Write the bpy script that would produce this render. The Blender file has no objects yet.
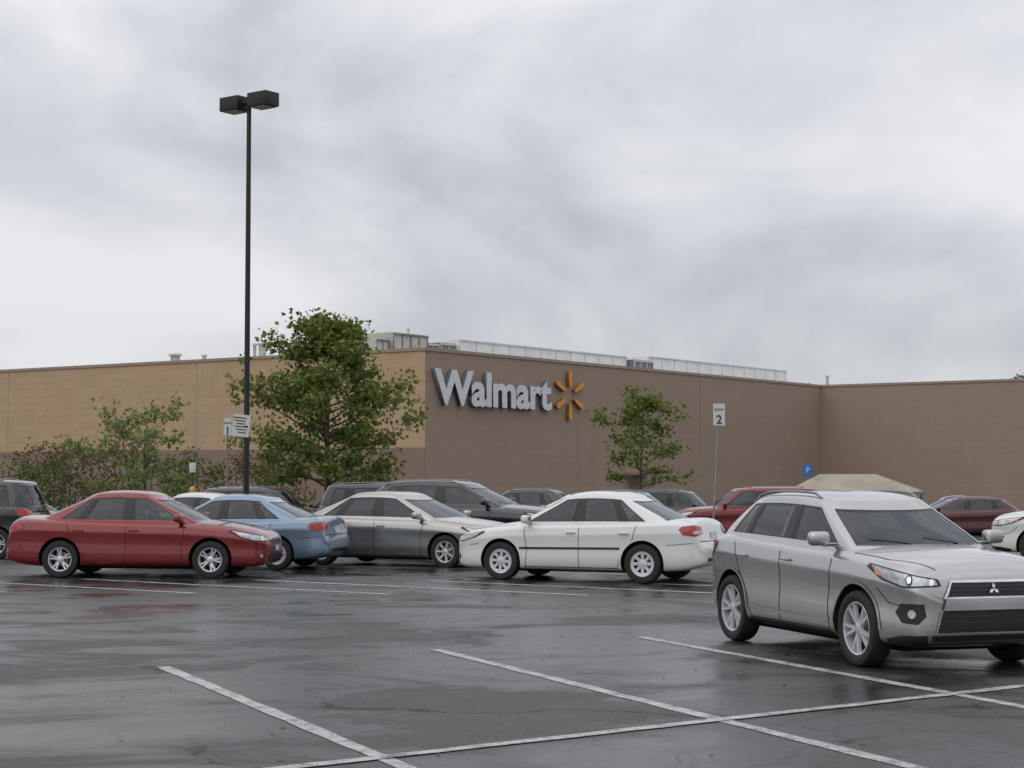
import bpy, bmesh, math, random
import numpy as np
from mathutils import Vector, Matrix, geometry
from mathutils.bvhtree import BVHTree

random.seed(7)
scene = bpy.context.scene
COL = scene.collection
scene.view_settings.view_transform = 'Standard'
scene.view_settings.look = 'None'
scene.view_settings.exposure = 0

def gz(y):
    return -0.02*(min(max(y, 34.0), 80.0)-34.0)

# ------------------------------------------------------------------ materials
class NT:
    def __init__(s, name):
        s.m = bpy.data.materials.new(name); s.m.use_nodes = True
        s.n = s.m.node_tree.nodes; s.l = s.m.node_tree.links
        s.b = s.n['Principled BSDF']; s.out = s.n['Material Output']
    def node(s, t, **kw):
        nd = s.n.new(t)
        for k, v in kw.items():
            if k in nd.inputs.keys(): nd.inputs[k].default_value = v
            else: setattr(nd, k, v)
        return nd
    def link(s, a, b): s.l.new(a, b)
    def noise(s, vec, scale, detail=4, rough=.5, dist=0):
        n = s.n.new('ShaderNodeTexNoise'); n.inputs['Scale'].default_value = scale
        n.inputs['Detail'].default_value = detail; n.inputs['Roughness'].default_value = rough
        n.inputs['Distortion'].default_value = dist
        if vec is not None: s.l.new(vec, n.inputs['Vector'])
        return n.outputs['Fac']
    def ramp(s, fac, stops):
        r = s.n.new('ShaderNodeValToRGB'); e = r.color_ramp.elements
        while len(e) < len(stops): e.new(.5)
        for i, (p, c) in enumerate(stops):
            e[i].position = p
            e[i].color = (c, c, c, 1) if isinstance(c, (int, float)) else (*c, 1)
        s.l.new(fac, r.inputs['Fac']); return r.outputs['Color']
    def mix(s, fac, a, b, mode='MIX'):
        m = s.n.new('ShaderNodeMix'); m.data_type = 'RGBA'; m.blend_type = mode
        for i, v in ((0, fac), (6, a), (7, b)):
            if isinstance(v, bpy.types.NodeSocket): s.l.new(v, m.inputs[i])
            elif isinstance(v, (int, float)): m.inputs[i].default_value = v if i == 0 else (v, v, v, 1)
            else: m.inputs[i].default_value = (*v, 1)
        return m.outputs[2]
    def bump(s, h, strength, dist=.01):
        b = s.n.new('ShaderNodeBump'); b.inputs['Distance'].default_value = dist
        if isinstance(strength, bpy.types.NodeSocket): s.l.new(strength, b.inputs['Strength'])
        else: b.inputs['Strength'].default_value = strength
        s.l.new(h, b.inputs['Height']); s.l.new(b.outputs[0], s.b.inputs['Normal'])
    def coord(s, kind='Object'):
        t = s.n.new('ShaderNodeTexCoord'); return t.outputs[kind]

_mc = {}
def simple(name, col, rough=.5, metal=0, coat=0, var=.12, scale=6):
    if name in _mc: return _mc[name]
    t = NT(name); c = t.coord()
    f = t.noise(c, scale, 3, .6)
    col2 = t.mix(t.ramp(f, [(.3, 0.0), (.7, 1.0)]), tuple(x*(1-var) for x in col), tuple(min(1, x*(1+var)) for x in col))
    t.link(col2, t.b.inputs['Base Color'])
    t.b.inputs['Roughness'].default_value = rough
    t.b.inputs['Metallic'].default_value = metal
    t.b.inputs['Coat Weight'].default_value = coat
    t.b.inputs['Coat Roughness'].default_value = .04
    _mc[name] = t.m
    return t.m

def paint(name, col, metal=.3, rough=.3):
    if name in _mc: return _mc[name]
    t = NT(name); c = t.coord()
    # light road film towards the sills only
    sep = t.node('ShaderNodeSeparateXYZ'); t.link(c, sep.inputs[0])
    mr = t.node('ShaderNodeMapRange'); t.link(sep.outputs[2], mr.inputs[0])
    mr.inputs[1].default_value = .2; mr.inputs[2].default_value = .42
    mr.inputs[3].default_value = .4; mr.inputs[4].default_value = 0
    n = t.noise(c, 1.6, 2, .5)
    mu = t.node('ShaderNodeMath', operation='MULTIPLY'); t.link(mr.outputs[0], mu.inputs[0]); t.link(n, mu.inputs[1])
    t.link(t.mix(mu.outputs[0], col, tuple(x*.45 for x in col)), t.b.inputs['Base Color'])
    t.b.inputs['Metallic'].default_value = metal
    t.b.inputs['Coat Weight'].default_value = 1
    t.b.inputs['Coat Roughness'].default_value = .015
    t.b.inputs['Roughness'].default_value = rough
    _mc[name] = t.m
    return t.m

def glass_mat():
    if 'car_glass' in _mc: return _mc['car_glass']
    m = bpy.data.materials.new('car_glass'); m.use_nodes = True
    n = m.node_tree.nodes; l = m.node_tree.links
    n.remove(n['Principled BSDF'])
    fr = n.new('ShaderNodeFresnel'); fr.inputs[0].default_value = 1.5
    tr = n.new('ShaderNodeBsdfTransparent'); tr.inputs[0].default_value = (.24, .28, .27, 1)
    gl = n.new('ShaderNodeBsdfGlossy'); gl.inputs['Roughness'].default_value = .015
    gl.inputs['Color'].default_value = (.92, .95, 1, 1)
    mx = n.new('ShaderNodeMixShader')
    ad = n.new('ShaderNodeMath'); ad.operation = 'ADD'; ad.inputs[1].default_value = .02; l.new(fr.outputs[0], ad.inputs[0])
    l.new(ad.outputs[0], mx.inputs[0]); l.new(tr.outputs[0], mx.inputs[1]); l.new(gl.outputs[0], mx.inputs[2])
    l.new(mx.outputs[0], n['Material Output'].inputs[0])
    _mc['car_glass'] = m
    return m

M_RUB = simple('tyre_rubber', (.018, .018, .019), .75)
M_BLK = simple('black_trim', (.015, .015, .016), .45)
M_SEAM = simple('panel_gap', (.01, .01, .01), .8)
M_WELL = simple('wheel_well', (.006, .006, .006), .9)
M_ALLOY = simple('alloy_wheel', (.64, .65, .67), .28, .45)
M_CHROME = simple('chrome', (.75, .76, .78), .12, 1)
M_REFL = simple('headlamp', (.42, .44, .47), .08, .6, 1, .35, 14)
M_LENS = simple('headlamp_bulb', (.9, .92, .95), .05, .9, 1)
M_AMB = simple('amber_lens', (.75, .22, .02), .12, 0, 1)
M_TAIL = simple('tail_lamp', (.33, .008, .008), .12, 0, .6)
M_INT = simple('car_interior', (.035, .033, .032), .8)
M_SEAT = simple('car_seat', (.07, .066, .06), .85)
M_PLATE = simple('licence_plate', (.5, .52, .56), .4)
M_STEEL = simple('galvanised_steel', (.27, .28, .29), .5, .6)
M_SLAT = simple('grille_slat', (.05, .05, .052), .3, .4)
M_GLASS = glass_mat()

# ------------------------------------------------------------------ helpers
def new_empty(name, loc=(0, 0, 0), rz=0):
    e = bpy.data.objects.new(name, None); COL.objects.link(e)
    e.location = loc; e.rotation_euler = (0, 0, rz); e.empty_display_size = .2
    return e

def obj_bm(name, bm, mats, parent=None, smooth=True, ang=None):
    me = bpy.data.meshes.new(name); bm.to_mesh(me); bm.free()
    for m in mats: me.materials.append(m)
    if smooth:
        for p in me.polygons: p.use_smooth = True
        if ang:
            try: me.set_sharp_from_angle(angle=math.radians(ang))
            except Exception: pass
    o = bpy.data.objects.new(name, me); COL.objects.link(o)
    if parent: o.parent = parent
    return o

def obj_raw(name, V, F, mats, parent=None, smooth=False, midx=None):
    me = bpy.data.meshes.new(name); me.from_pydata([tuple(v) for v in V], [], F)
    for m in mats: me.materials.append(m)
    if midx is not None:
        me.polygons.foreach_set('material_index', midx)
    if smooth:
        for p in me.polygons: p.use_smooth = True
    o = bpy.data.objects.new(name, me); COL.objects.link(o)
    if parent: o.parent = parent
    return o

def bake(o):
    dg = bpy.context.evaluated_depsgraph_get(); dg.update()
    me = bpy.data.meshes.new_from_object(o.evaluated_get(dg))
    o.modifiers.clear(); o.data = me
    return o

def add_box(bm, size, loc, bev=0, rot=None, mi=0, segs=2):
    r = bmesh.ops.create_cube(bm, size=1)
    vs = r['verts']
    M = Matrix.Translation(loc) @ (rot.to_4x4() if rot is not None else Matrix.Identity(4)) @ Matrix.Diagonal((*size, 1))
    bmesh.ops.transform(bm, matrix=M, verts=vs)
    fs = set(f for v in vs for f in v.link_faces)
    for f in fs: f.material_index = mi
    if bev > 0:
        es = list(set(e for v in vs for e in v.link_edges))
        bmesh.ops.bevel(bm, geom=es, offset=bev, segments=segs, affect='EDGES', profile=.6)

def add_cyl(bm, p0, p1, r0, r1, segs=10, mi=0, caps=True):
    p0 = Vector(p0); p1 = Vector(p1); d = p1-p0
    q = Vector((0, 0, 1)).rotation_difference(d.normalized()).to_matrix().to_4x4()
    M = Matrix.Translation((p0+p1)/2) @ q
    r = bmesh.ops.create_cone(bm, cap_ends=caps, segments=segs, radius1=r0, radius2=r1, depth=d.length, matrix=M)
    for f in set(f for v in r['verts'] for f in v.link_faces): f.material_index = mi

def lathe(bm, prof, segs, mi=0, cy=0):
    rings = []
    for (r, y) in prof:
        rings.append([bm.verts.new((r*math.cos(2*math.pi*i/segs), y+cy, r*math.sin(2*math.pi*i/segs))) for i in range(segs)])
    for a in range(len(rings)-1):
        for i in range(segs):
            j = (i+1) % segs
            f = bm.faces.new((rings[a][i], rings[a][j], rings[a+1][j], rings[a+1][i])); f.material_index = mi
    return rings

# ------------------------------------------------------------------ wheels
def wheel_mesh(r, style):
    bm = bmesh.new(); w = .108; rr = r*(.71 if style in ('suv',) else .65)
    prof = [(rr, -w*.9), (r*.86, -w), (r*.95, -w*.93), (r*.99, -w*.7), (r, -w*.3), (r, w*.3), (r*.99, w*.7), (r*.95, w*.93), (r*.86, w), (rr+.012, w*.93), (rr, w*.8)]
    lathe(bm, prof, 56, 0)
    lathe(bm, [(rr, w*.8), (rr-.006, w*.86), (rr-.018, w*.82), (rr-.024, w*.5), (rr-.03, -w*.2)], 56, 1)
    lathe(bm, [(rr-.03, -w*.2), (rr*.55, -w*.22), (.001, -w*.22)], 56, 2)
    lathe(bm, [(rr*.6, -w*.12), (rr*.58, -w*.10), (.001, -w*.10)], 40, 3)
    def spoke(ang, wi, wo, ri, ro, yi, yo, th=.02, skew=0):
        a0 = ang; a1 = ang+skew
        c0 = Vector((math.cos(a0), 0, math.sin(a0))); c1 = Vector((math.cos(a1), 0, math.sin(a1)))
        t0 = Vector((-math.sin(a0), 0, math.cos(a0))); t1 = Vector((-math.sin(a1), 0, math.cos(a1)))
        V = []
        for (c, t, rad, ww, y) in ((c0, t0, ri, wi, yi), (c1, t1, ro, wo, yo)):
            for sx, sy, k in ((-1, 0, 1), (-.7, 1, 1), (.7, 1, 1), (1, 0, 1)):
                V.append(bm.verts.new(c*rad + t*ww*sx*.5 + Vector((0, y + (th*.5 if sy else -th), 0))))
        for i in range(3):
            f = bm.faces.new((V[i], V[i+1], V[i+5], V[i+4])); f.material_index = 1
        for q in ((0, 4, 7, 3),):
            f = bm.faces.new([V[i] for i in q]); f.material_index = 1
    ro = rr-.02
    if style == 'suv':
        for k in range(5):
            a = 2*math.pi*k/5+.3
            spoke(a-.10, .040, .036, .05, ro, w*.62, w*.72, skew=-.12)
            spoke(a+.10, .040, .036, .05, ro, w*.62, w*.72, skew=.12)
    elif style == 'five':
        for k in range(5):
            a = 2*math.pi*k/5+.5
            spoke(a-.12, .040, .034, .045, ro, w*.5, w*.72, skew=-.05)
            spoke(a+.12, .040, .034, .045, ro, w*.5, w*.72, skew=.05)
    elif style == 'cover':
        lathe(bm, [(ro, w*.78), (ro*.9, w*.80), (ro*.82, w*.74)], 40, 1)
        lathe(bm, [(ro*.45, w*.70), (ro*.3, w*.74), (.001, w*.76)], 40, 1)
        for k in range(8):
            spoke(2*math.pi*k/8+.2, .055, .07, ro*.4, ro*.86, w*.68, w*.72)
    else:
        for k in range(7):
            spoke(2*math.pi*k/7+.2, .045, .05, .045, ro, w*.6, w*.72)
    lathe(bm, [(.062, w*.45), (.060, w*.66), (.045, w*.72), (.001, w*.73)], 20, 1)
    bmesh.ops.recalc_face_normals(bm, faces=bm.faces)
    me = bpy.data.meshes.new('wheel'); bm.to_mesh(me); bm.free()
    for m in (M_RUB, M_ALLOY, M_WELL, M_STEEL): me.materials.append(m)
    for p in me.polygons: p.use_smooth = True
    try: me.set_sharp_from_angle(angle=math.radians(40))
    except Exception: pass
    return me
_wm = {}
def get_wheel(r, style):
    k = (round(r, 3), style)
    if k not in _wm: _wm[k] = wheel_mesh(r, style)
    return _wm[k]

# ------------------------------------------------------------------ car specs
SEDAN = dict(
    st=[(2.26, .46, .34, .55, .58), (2.22, .64, .26, .665, .70), (2.13, .75, .20, .73, .785), (1.93, .82, .18, .785, .86),
        (1.62, .862, .18, .835, .92), (1.3, .875, .18, .87, .965), (1.0, .88, .18, .90, 1.0), (.6, .882, .18, .915, .965),
        (0, .884, .18, .93, .955), (-.7, .884, .18, .95, .97), (-1.3, .882, .18, .97, 1.0), (-1.7, .87, .19, .985, 1.045),
        (-2.0, .845, .21, .98, 1.065), (-2.15, .80, .25, .955, 1.05), (-2.22, .76, .27, .87, .96), (-2.25, .75, .28, .68, .76),
        (-2.31, .68, .32, .60, .64), (-2.335, .5, .38, .54, .56)],
    wb=1.3, track=.765, rw=.318,
    gh=dict(z=(.86, .975, 1.10, 1.24, 1.385, 1.428), zr=1.49, xf=(1.32, .30), xr=(-1.97, -.98), yw=(.81, .59), arch=.055,
            B=(-.10, -.185), xd=(-1.04, -.72), xq=(-1.50, -.77), rise=.035))
SUVS = dict(
    st=[(2.245, .46, .38, .66, .70), (2.215, .66, .30, .80, .85), (2.13, .77, .24, .88, .945), (1.95, .83, .22, .93, 1.01),
        (1.65, .868, .22, .975, 1.06), (1.3, .882, .22, 1.0, 1.09), (.98, .885, .22, 1.02, 1.115), (.5, .885, .22, 1.035, 1.09),
        (0, .885, .22, 1.055, 1.085), (-.7, .885, .22, 1.085, 1.11), (-1.2, .885, .22, 1.11, 1.135), (-1.6, .872, .24, 1.12, 1.15),
        (-1.85, .835, .27, 1.10, 1.14), (-1.96, .79, .31, 1.03, 1.08), (-2.03, .765, .34, .80, .88), (-2.10, .68, .38, .68, .74), (-2.12, .5, .44, .62, .65)],
    wb=1.335, track=.765, rw=.348,
    gh=dict(z=(.97, 1.095, 1.22, 1.35, 1.475, 1.525), zr=1.595, xf=(1.36, .38), xr=(-2.03, -1.50), yw=(.815, .60), arch=.055,
            B=(-.12, -.215), xd=(-1.14, -1.02), xq=(-1.60, -1.17), rise=.085))
BOXY = dict(SUVS)
BOXY['gh'] = dict(z=(.97, 1.10, 1.24, 1.40, 1.55, 1.60), zr=1.665, xf=(1.20, .52), xr=(-2.03, -1.83), yw=(.825, .68), arch=.02,
                  B=(-.12, -.215), xd=(-1.12, -1.06), xq=(-1.70, -1.56), rise=.02)
BOXY['rw'] = .355

def body_ring(w, zb, zs, zt, flank):
    h = zs-zb
    half = [(0, zb), (.72*w, zb), (.93*w, zb+.012), (.985*w, zb+.10*h), (1.0*w, zb+.28*h), ((1.0-flank)*w, zb+.55*h),
            ((.998)*w, zb+.78*h), (.972*w, zs-.045), (.925*w, zs), (.80*w, zs+.45*(zt-zs)), (.45*w, zs+.88*(zt-zs)), (0, zt)]
    return [(y, z) for y, z in half] + [(-y, z) for y, z in half[-2:0:-1]]

def build_car(name, kind, pm, loc, head, wheel='seven', s=(1, 1, 1), detail=1, opts=None):
    opts = opts or {}
    sp = {'sedan': SEDAN, 'suv': SUVS, 'boxy': BOXY}[kind]
    rz = math.atan2(head[1], head[0])
    root = new_empty(name, (loc[0], loc[1], gz(loc[1])), rz)
    S = s
    bm = bmesh.new(); rings = []
    fl = .018 if kind == 'sedan' else .030
    for (x, w, zb, zs, zt) in sp['st']:
        rings.append([bm.verts.new((x*S[0], y*S[1], z*S[2])) for y, z in body_ring(w, zb, zs, zt, fl)])
    n = len(rings[0])
    for a in range(len(rings)-1):
        for i in range(n):
            j = (i+1) % n
            bm.faces.new((rings[a][i], rings[a][j], rings[a+1][j], rings[a+1][i]))
    bm.faces.new(rings[0]); bm.faces.new(rings[-1])
    cl = bm.edges.layers.float.new('crease_edge')
    for a in range(len(rings)-1):
        for i, cv in ((7, .6), (n-7, .6), (6, .55), (n-6, .55)):
            e = bm.edges.get((rings[a][i], rings[a+1][i]))
            if e: e[cl] = cv
    bmesh.ops.recalc_face_normals(bm, faces=bm.faces)
    body = obj_bm('body', bm, [pm, M_WELL], root)
    m = body.modifiers.new('s', 'SUBSURF'); m.levels = 3 if detail > 1 else 2; m.render_levels = m.levels
    bake(body)
    R = sp['rw']*opts.get('rs', 1); wb = sp['wb']*S[0]; tr = sp['track']*S[1]
    bm = bmesh.new()
    for sx in (1, -1):
        for sy in (1, -1):
            add_cyl(bm, (sx*wb, sy*tr*.70, R+.01), (sx*wb, sy*1.3, R+.01), R+.05, R+.05, 48, mi=1)
    cut = obj_bm('cutter', bm, [pm, M_WELL], None, False)
    cut.location = root.location; cut.rotation_euler = root.rotation_euler
    mb = body.modifiers.new('b', 'BOOLEAN'); mb.operation = 'DIFFERENCE'; mb.object = cut; mb.solver = 'EXACT'
    bake(body)
    bpy.data.objects.remove(cut)
    me = body.data
    if len(me.materials) < 2: me.materials.append(M_WELL)
    for p in me.polygons: p.use_smooth = True
    try: me.set_sharp_from_angle(angle=math.radians(42))
    except Exception: pass
    bvh = BVHTree.FromPolygons([v.co.copy() for v in me.vertices], [tuple(p.vertices) for p in me.polygons])
    # greenhouse
    g = sp['gh']; z0 = g['z'][0]; z5 = g['z'][5]
    xcen = (g['xf'][1]+g['xr'][1])/2; xhalf = (g['xf'][1]-g['xr'][1])/2
    def arch(x, t):
        return -g['arch']*t*t*min(1.6, ((x-xcen)/xhalf)**2)
    bm = bmesh.new(); GR = []; floor = None
    def ring(z):
        t = (z-z0)/(z5-z0); L = lambda a: a[0]+(a[1]-a[0])*t
        bul = 4*t*(1-t)
        xf = L(g['xf'])+.045*bul; xr = L(g['xr'])-.04*bul
        yw = g['yw'][0]+(g['yw'][1]-g['yw'][0])*t**1.15+.014*bul
        b1, b2 = g['B']; xd = L(g['xd']); xq = L(g['xq']); xs = xf-.27
        h = [(xf, 0), (xf-.015, .33*yw), (xf-.06, .64*yw), (xf-.145, .875*yw), (xs, .972*yw), ((xs+b1)/2, .995*yw), (b1, yw), (b2, yw),
             ((b2+xd)/2, yw), (xd+.02, .995*yw), (xd-.02, .992*yw), (xq, .975*yw), (xr+.21, .925*yw), (xr+.10, .82*yw), (xr+.035, .6*yw), (xr+.008, .3*yw), (xr, 0)]
        out = []
        for x, y in h:
            out.append((x, y, z+g['rise']*(1-t)*(xs-x)/(xs-xr)+arch(x, t)))
        return out
    def push(pts):
        full = pts+[(x, -y, z) for x, y, z in pts[-2:0:-1]]
        GR.append([bm.verts.new((x*S[0], y*S[1], z*S[2])) for x, y, z in full]); return full
    for i, z in enumerate(g['z']):
        pts = ring(z); full = push(pts)
        if i == 1: floor = full
    pts = ring(z5)
    xc = (pts[0][0]+pts[-1][0])/2
    for k, f in ((.93, .42), (.72, .80), (.38, .97)):
        q = []
        for x, y, z in pts:
            x2 = xc+(x-xc)*(k*.5+.5 if k > .9 else k)
            q.append((x2, y*k, z5+arch(x2, 1)+(g['zr']-z5)*f))
        push(q)
    nn = len(GR[0])
    glassseg = {0, 1, 2, 4, 5, 7, 8, 10, 13, 14, 15}
    for a in range(len(GR)-1):
        for i in range(nn):
            j = (i+1) % nn
            f = bm.faces.new((GR[a][i], GR[a][j], GR[a+1][j], GR[a+1][i]))
            ii = i if i < 16 else 31-i
            if a in (1, 2, 3) and ii in glassseg: f.material_index = 1
            elif a in (1, 2, 3) and ii in (6, 9): f.material_index = 2
    bm.faces.new(GR[-1])
    bmesh.ops.recalc_face_normals(bm, faces=bm.faces)
    cab = obj_bm('cabin', bm, [pm, M_GLASS, M_BLK], root)
    m = cab.modifiers.new('s', 'SUBSURF'); m.levels = 2; m.render_levels = 2
    bake(cab)
    bm = bmesh.new(); bm.from_mesh(cab.data)
    gf = [f for f in bm.faces if f.material_index == 1]
    r = bmesh.ops.inset_region(bm, faces=gf, thickness=.016, depth=-.008, use_even_offset=True, use_boundary=True)
    for f in r['faces']: f.material_index = 2
    bm.to_mesh(cab.data); bm.free()
    for p in cab.data.polygons: p.use_smooth = True
    try: cab.data.set_sharp_from_angle(angle=math.radians(35))
    except Exception: pass
    cbvh = BVHTree.FromPolygons([v.co.copy() for v in cab.data.vertices], [tuple(p.vertices) for p in cab.data.polygons])
    # interior
    bm = bmesh.new()
    bm.faces.new([bm.verts.new((x*S[0]*.985, y*S[1]*.965, (z-.012)*S[2])) for x, y, z in floor])
    zb = g['z'][1]
    for sy in (1, -1):
        add_box(bm, (.14, .48, .34), (-.28*S[0], sy*.36*S[1], (zb+.02)*S[2]), .05, Matrix.Rotation(-.2, 3, 'Y'), 1)
        add_box(bm, (.10, .26, .17), (-.37*S[0], sy*.36*S[1], (zb+.25)*S[2]), .04, Matrix.Rotation(-.15, 3, 'Y'), 1)
        add_box(bm, (.10, .24, .13), (-1.12*S[0], sy*.36*S[1], (zb+.17)*S[2]), .04, None, 1)
    add_box(bm, (.16, 1.2*S[1], .2), (-1.08*S[0], 0, (zb+.02)*S[2]), .05, None, 1)
    add_box(bm, (.45, 1.35*S[1], .10), (.66*S[0], 0, (zb+.01)*S[2]), .04, None, 0)
    add_box(bm, (.03, .26, .07), (.26*S[0], 0, (g['z'][4]-.07)*S[2]), .01, None, 0)
    c = Vector((.33*S[0], .36*S[1], (zb+.06)*S[2])); q = Matrix.Rotation(math.radians(65), 3, 'Y')
    pr = None
    for k in range(17):
        a = 2*math.pi*k/16; p = c+q@Vector((.18*math.cos(a), .18*math.sin(a), 0))
        if pr is not None: add_cyl(bm, pr, p, .014, .014, 6)
        pr = p
    obj_bm('interior', bm, [M_INT, M_SEAT], root, True, 40)
    # projected detail
    buf = {}
    def tgt(mat):
        if mat.name not in buf: buf[mat.name] = (mat, [], [])
        return buf[mat.name]
    def basis(D):
        D = Vector(D).normalized()
        up = Vector((0, 0, 1)) if abs(D.z) < .9 else Vector((1, 0, 0))
        U = up.cross(D).normalized(); V = D.cross(U); return D, U, V
    def patch(pts, D, mat, off=.004, res=.035, tree=None, both=True):
        for sy in ((1, -1) if both else (1,)):
            D2, U, V = basis((D[0], D[1]*sy, D[2]))
            P = [Vector((p[0]*S[0], p[1]*sy*S[1], p[2]*S[2])) for p in pts]
            uv = [Vector((p.dot(U), p.dot(V))) for p in P]
            bd = []
            for i in range(len(uv)):
                a = uv[i]; b = uv[(i+1) % len(uv)]; k = max(1, int((b-a).length/res))
                for q in range(k): bd.append(a.lerp(b, q/k))
            nb = len(bd); mnu = min(p.x for p in bd); mxu = max(p.x for p in bd); mnv = min(p.y for p in bd); mxv = max(p.y for p in bd)
            inn = []
            u = mnu+res*.5
            while u < mxu:
                v = mnv+res*.5
                while v < mxv:
                    p = Vector((u, v)); ins = False
                    for i in range(nb):
                        a = bd[i]; b = bd[(i+1) % nb]
                        if (a.y > v) != (b.y > v) and u < (b.x-a.x)*(v-a.y)/(b.y-a.y)+a.x: ins = not ins
                    if ins and min((p-q).length for q in bd) > res*.4: inn.append(p)
                    v += res
                u += res
            r = geometry.delaunay_2d_cdt(bd+inn, [(i, (i+1) % nb) for i in range(nb)], [list(range(nb))], 1, 1e-5)
            mt, VV, FF = tgt(mat); idx = []
            for p in r[0]:
                o = U*p.x+V*p.y-D2*4
                h = (tree or bvh).ray_cast(o, D2)
                if h[0] is None: idx.append(None)
                else:
                    nrm = h[1] if h[1].dot(D2) < 0 else -h[1]
                    idx.append(len(VV)); VV.append(h[0]+nrm*off)
            for f in r[2]:
                q = [idx[i] for i in f]
                if None in q: continue
                a, b, c = (VV[i] for i in q)
                if max((a-b).length, (b-c).length, (a-c).length) > .3: continue
                if (b-a).cross(c-a).dot(D2) > 0: q = q[::-1]
                FF.append(tuple(q))
    def strip(pts, width, D, mat, off=.003, tree=None, both=True, closed=False):
        for sy in ((1, -1) if both else (1,)):
            D2, U, V = basis((D[0], D[1]*sy, D[2]))
            P = [Vector((p[0]*S[0], p[1]*sy*S[1], p[2]*S[2])) for p in pts]
            uv = [Vector((p.dot(U), p.dot(V))) for p in P]
            if closed: uv.append(uv[0])
            d = []
            for i in range(len(uv)-1):
                k = max(1, int((uv[i+1]-uv[i]).length/.04))
                for q in range(k): d.append(uv[i].lerp(uv[i+1], q/k))
            d.append(uv[-1])
            mt, VV, FF = tgt(mat); prev = None
            for i, p in enumerate(d):
                t = (d[min(i+1, len(d)-1)]-d[max(i-1, 0)]).normalized(); nn2 = Vector((-t.y, t.x))*width*.5
                pr2 = []
                for q in (p+nn2, p-nn2):
                    h = (tree or bvh).ray_cast(U*q.x+V*q.y-D2*4, D2)
                    if h[0] is None: pr2 = None; break
                    nrm = h[1] if h[1].dot(D2) < 0 else -h[1]
                    VV.append(h[0]+nrm*off); pr2.append(len(VV)-1)
                if prev and pr2 and (VV[prev[0]]-VV[pr2[0]]).length < .2:
                    FF.append((prev[0], prev[1], pr2[1], pr2[0]))
                prev = pr2
    SIDE = (0, -1, 0); FRONT = (-1, 0, 0); REAR = (1, 0, 0)
    def circ(c, r, axis='x', n=14, rz=None):
        o = []
        for k in range(n):
            a = 2*math.pi*k/n
            o.append((c[0], c[1]+r*math.cos(a), c[2]+(rz or r)*math.sin(a)))
        return o
    Ra = (R+.05)
    def arc(cx, rr, a0, a1, n=20):
        return [((cx+rr*math.cos(a0+(a1-a0)*k/n))/S[0], .8, (R+.01+rr*math.sin(a0+(a1-a0)*k/n))/S[2]) for k in range(n+1)]
    for cx in (wb, -wb):
        strip(arc(cx, Ra+.016, .02, math.pi-.02), .03, SIDE, pm, .007)
    if kind == 'sedan':
        strip([(.83, .8, .22), (.80, .8, .5), (.86, .8, .90)], .010, SIDE, M_SEAM)
        strip([(-.16, .8, .22), (-.16, .8, .92)], .010, SIDE, M_SEAM)
        strip([(-.86, .8, .22), (-.90, .8, .42), (-1.12, .8, .68), (-1.2, .8, .95)], .010, SIDE, M_SEAM)
        strip([(.86, .8, .24), (-.86, .8, .24)], .010, SIDE, M_SEAM)
        strip([(-1.72, .8, .62), (-2.16, .8, .66)], .008, SIDE, M_SEAM)
        strip([(1.72, .8, .60), (1.9, .8, .58)], .008, SIDE, M_SEAM)
        strip([(2.08, .50, 2), (1.7, .70, 2), (1.05, .74, 2)], .010, (0, 0, -1), M_SEAM)
        strip([(-1.9, .66, 2), (-2.10, .66, 2)], .010, (0, 0, -1), M_SEAM)
        if opts.get('moulding'):
            strip([(1.0-.02, .8, .54), (-.90, .8, .56)], .035, SIDE, opts['moulding'], .010)
        else:
            strip([(.86, .8, .48), (-.88, .8, .52)], .010, SIDE, pm, .006)
        a = math.radians(50)
        Dh = (-math.cos(a), -math.sin(a), 0)
        patch([(2.17, .48, .62), (2.14, .46, .70), (1.95, .70, .755), (1.66, .86, .815), (1.64, .87, .785), (1.82, .83, .69), (2.02, .75, .63)], Dh, M_BLK, .003)
        patch([(2.165, .50, .635), (2.135, .48, .69), (1.95, .70, .742), (1.70, .86, .80), (1.84, .83, .70), (2.02, .74, .645)], Dh, M_REFL, .007)
        patch(circ((2.08, .60, .668), .034, 'x', 12), Dh, M_LENS, .011, .02)
        patch([(1.88, .82, .71), (1.72, .86, .79), (1.80, .85, .75), (1.90, .80, .715)], Dh, M_AMB, .011)
        patch([(2.2, .40, .645), (2.2, .36, .57), (2.2, -.36, .57), (2.2, -.40, .645)], FRONT, M_BLK, .004, both=False)
        strip([(2.2, .40, .655), (2.2, -.40, .655)], .014, FRONT, M_CHROME, .009, both=False)
        patch([(2.2, .46, .42), (2.2, .58, .30), (2.2, -.58, .30), (2.2, -.46, .42)], FRONT, M_BLK, .004, both=False)
        patch(circ((2.1, .68, .38), .052), (-.85, -.5, 0), M_BLK, .004, .02)
        patch(circ((2.1, .68, .38), .036), (-.85, -.5, 0), M_REFL, .008, .02)
        patch([(2.2, .15, .54), (2.2, .15, .45), (2.2, -.15, .45), (2.2, -.15, .54)], FRONT, M_PLATE, .012, both=False)
        a = math.radians(42); Dt = (math.cos(a), -math.sin(a), 0)
        patch([(-2.20, .50, .92), (-2.20, .50, .81), (-2.16, .74, .765), (-2.0, .83, .79), (-1.95, .85, .87), (-2.0, .83, .925), (-2.15, .70, .945)], Dt, M_TAIL, .006)
        if opts.get('whitelamp'):
            patch([(-2.2, .55, .86), (-2.2, .55, .82), (-2.14, .74, .80), (-2.12, .74, .85)], Dt, M_PLATE, .011)
        patch([(-2.2, .16, .82), (-2.2, .16, .72), (-2.2, -.16, .72), (-2.2, -.16, .82)], REAR, M_PLATE, .01, both=False)
        patch([(-2.3, .5, .42), (-2.3, .5, .36), (-2.3, -.5, .36), (-2.3, -.5, .42)], REAR, M_BLK, .005, both=False)
        strip([(-2.25, .7, .685), (-2.25, -.7, .685)], .012, REAR, M_SEAM, .004, both=False)
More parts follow.
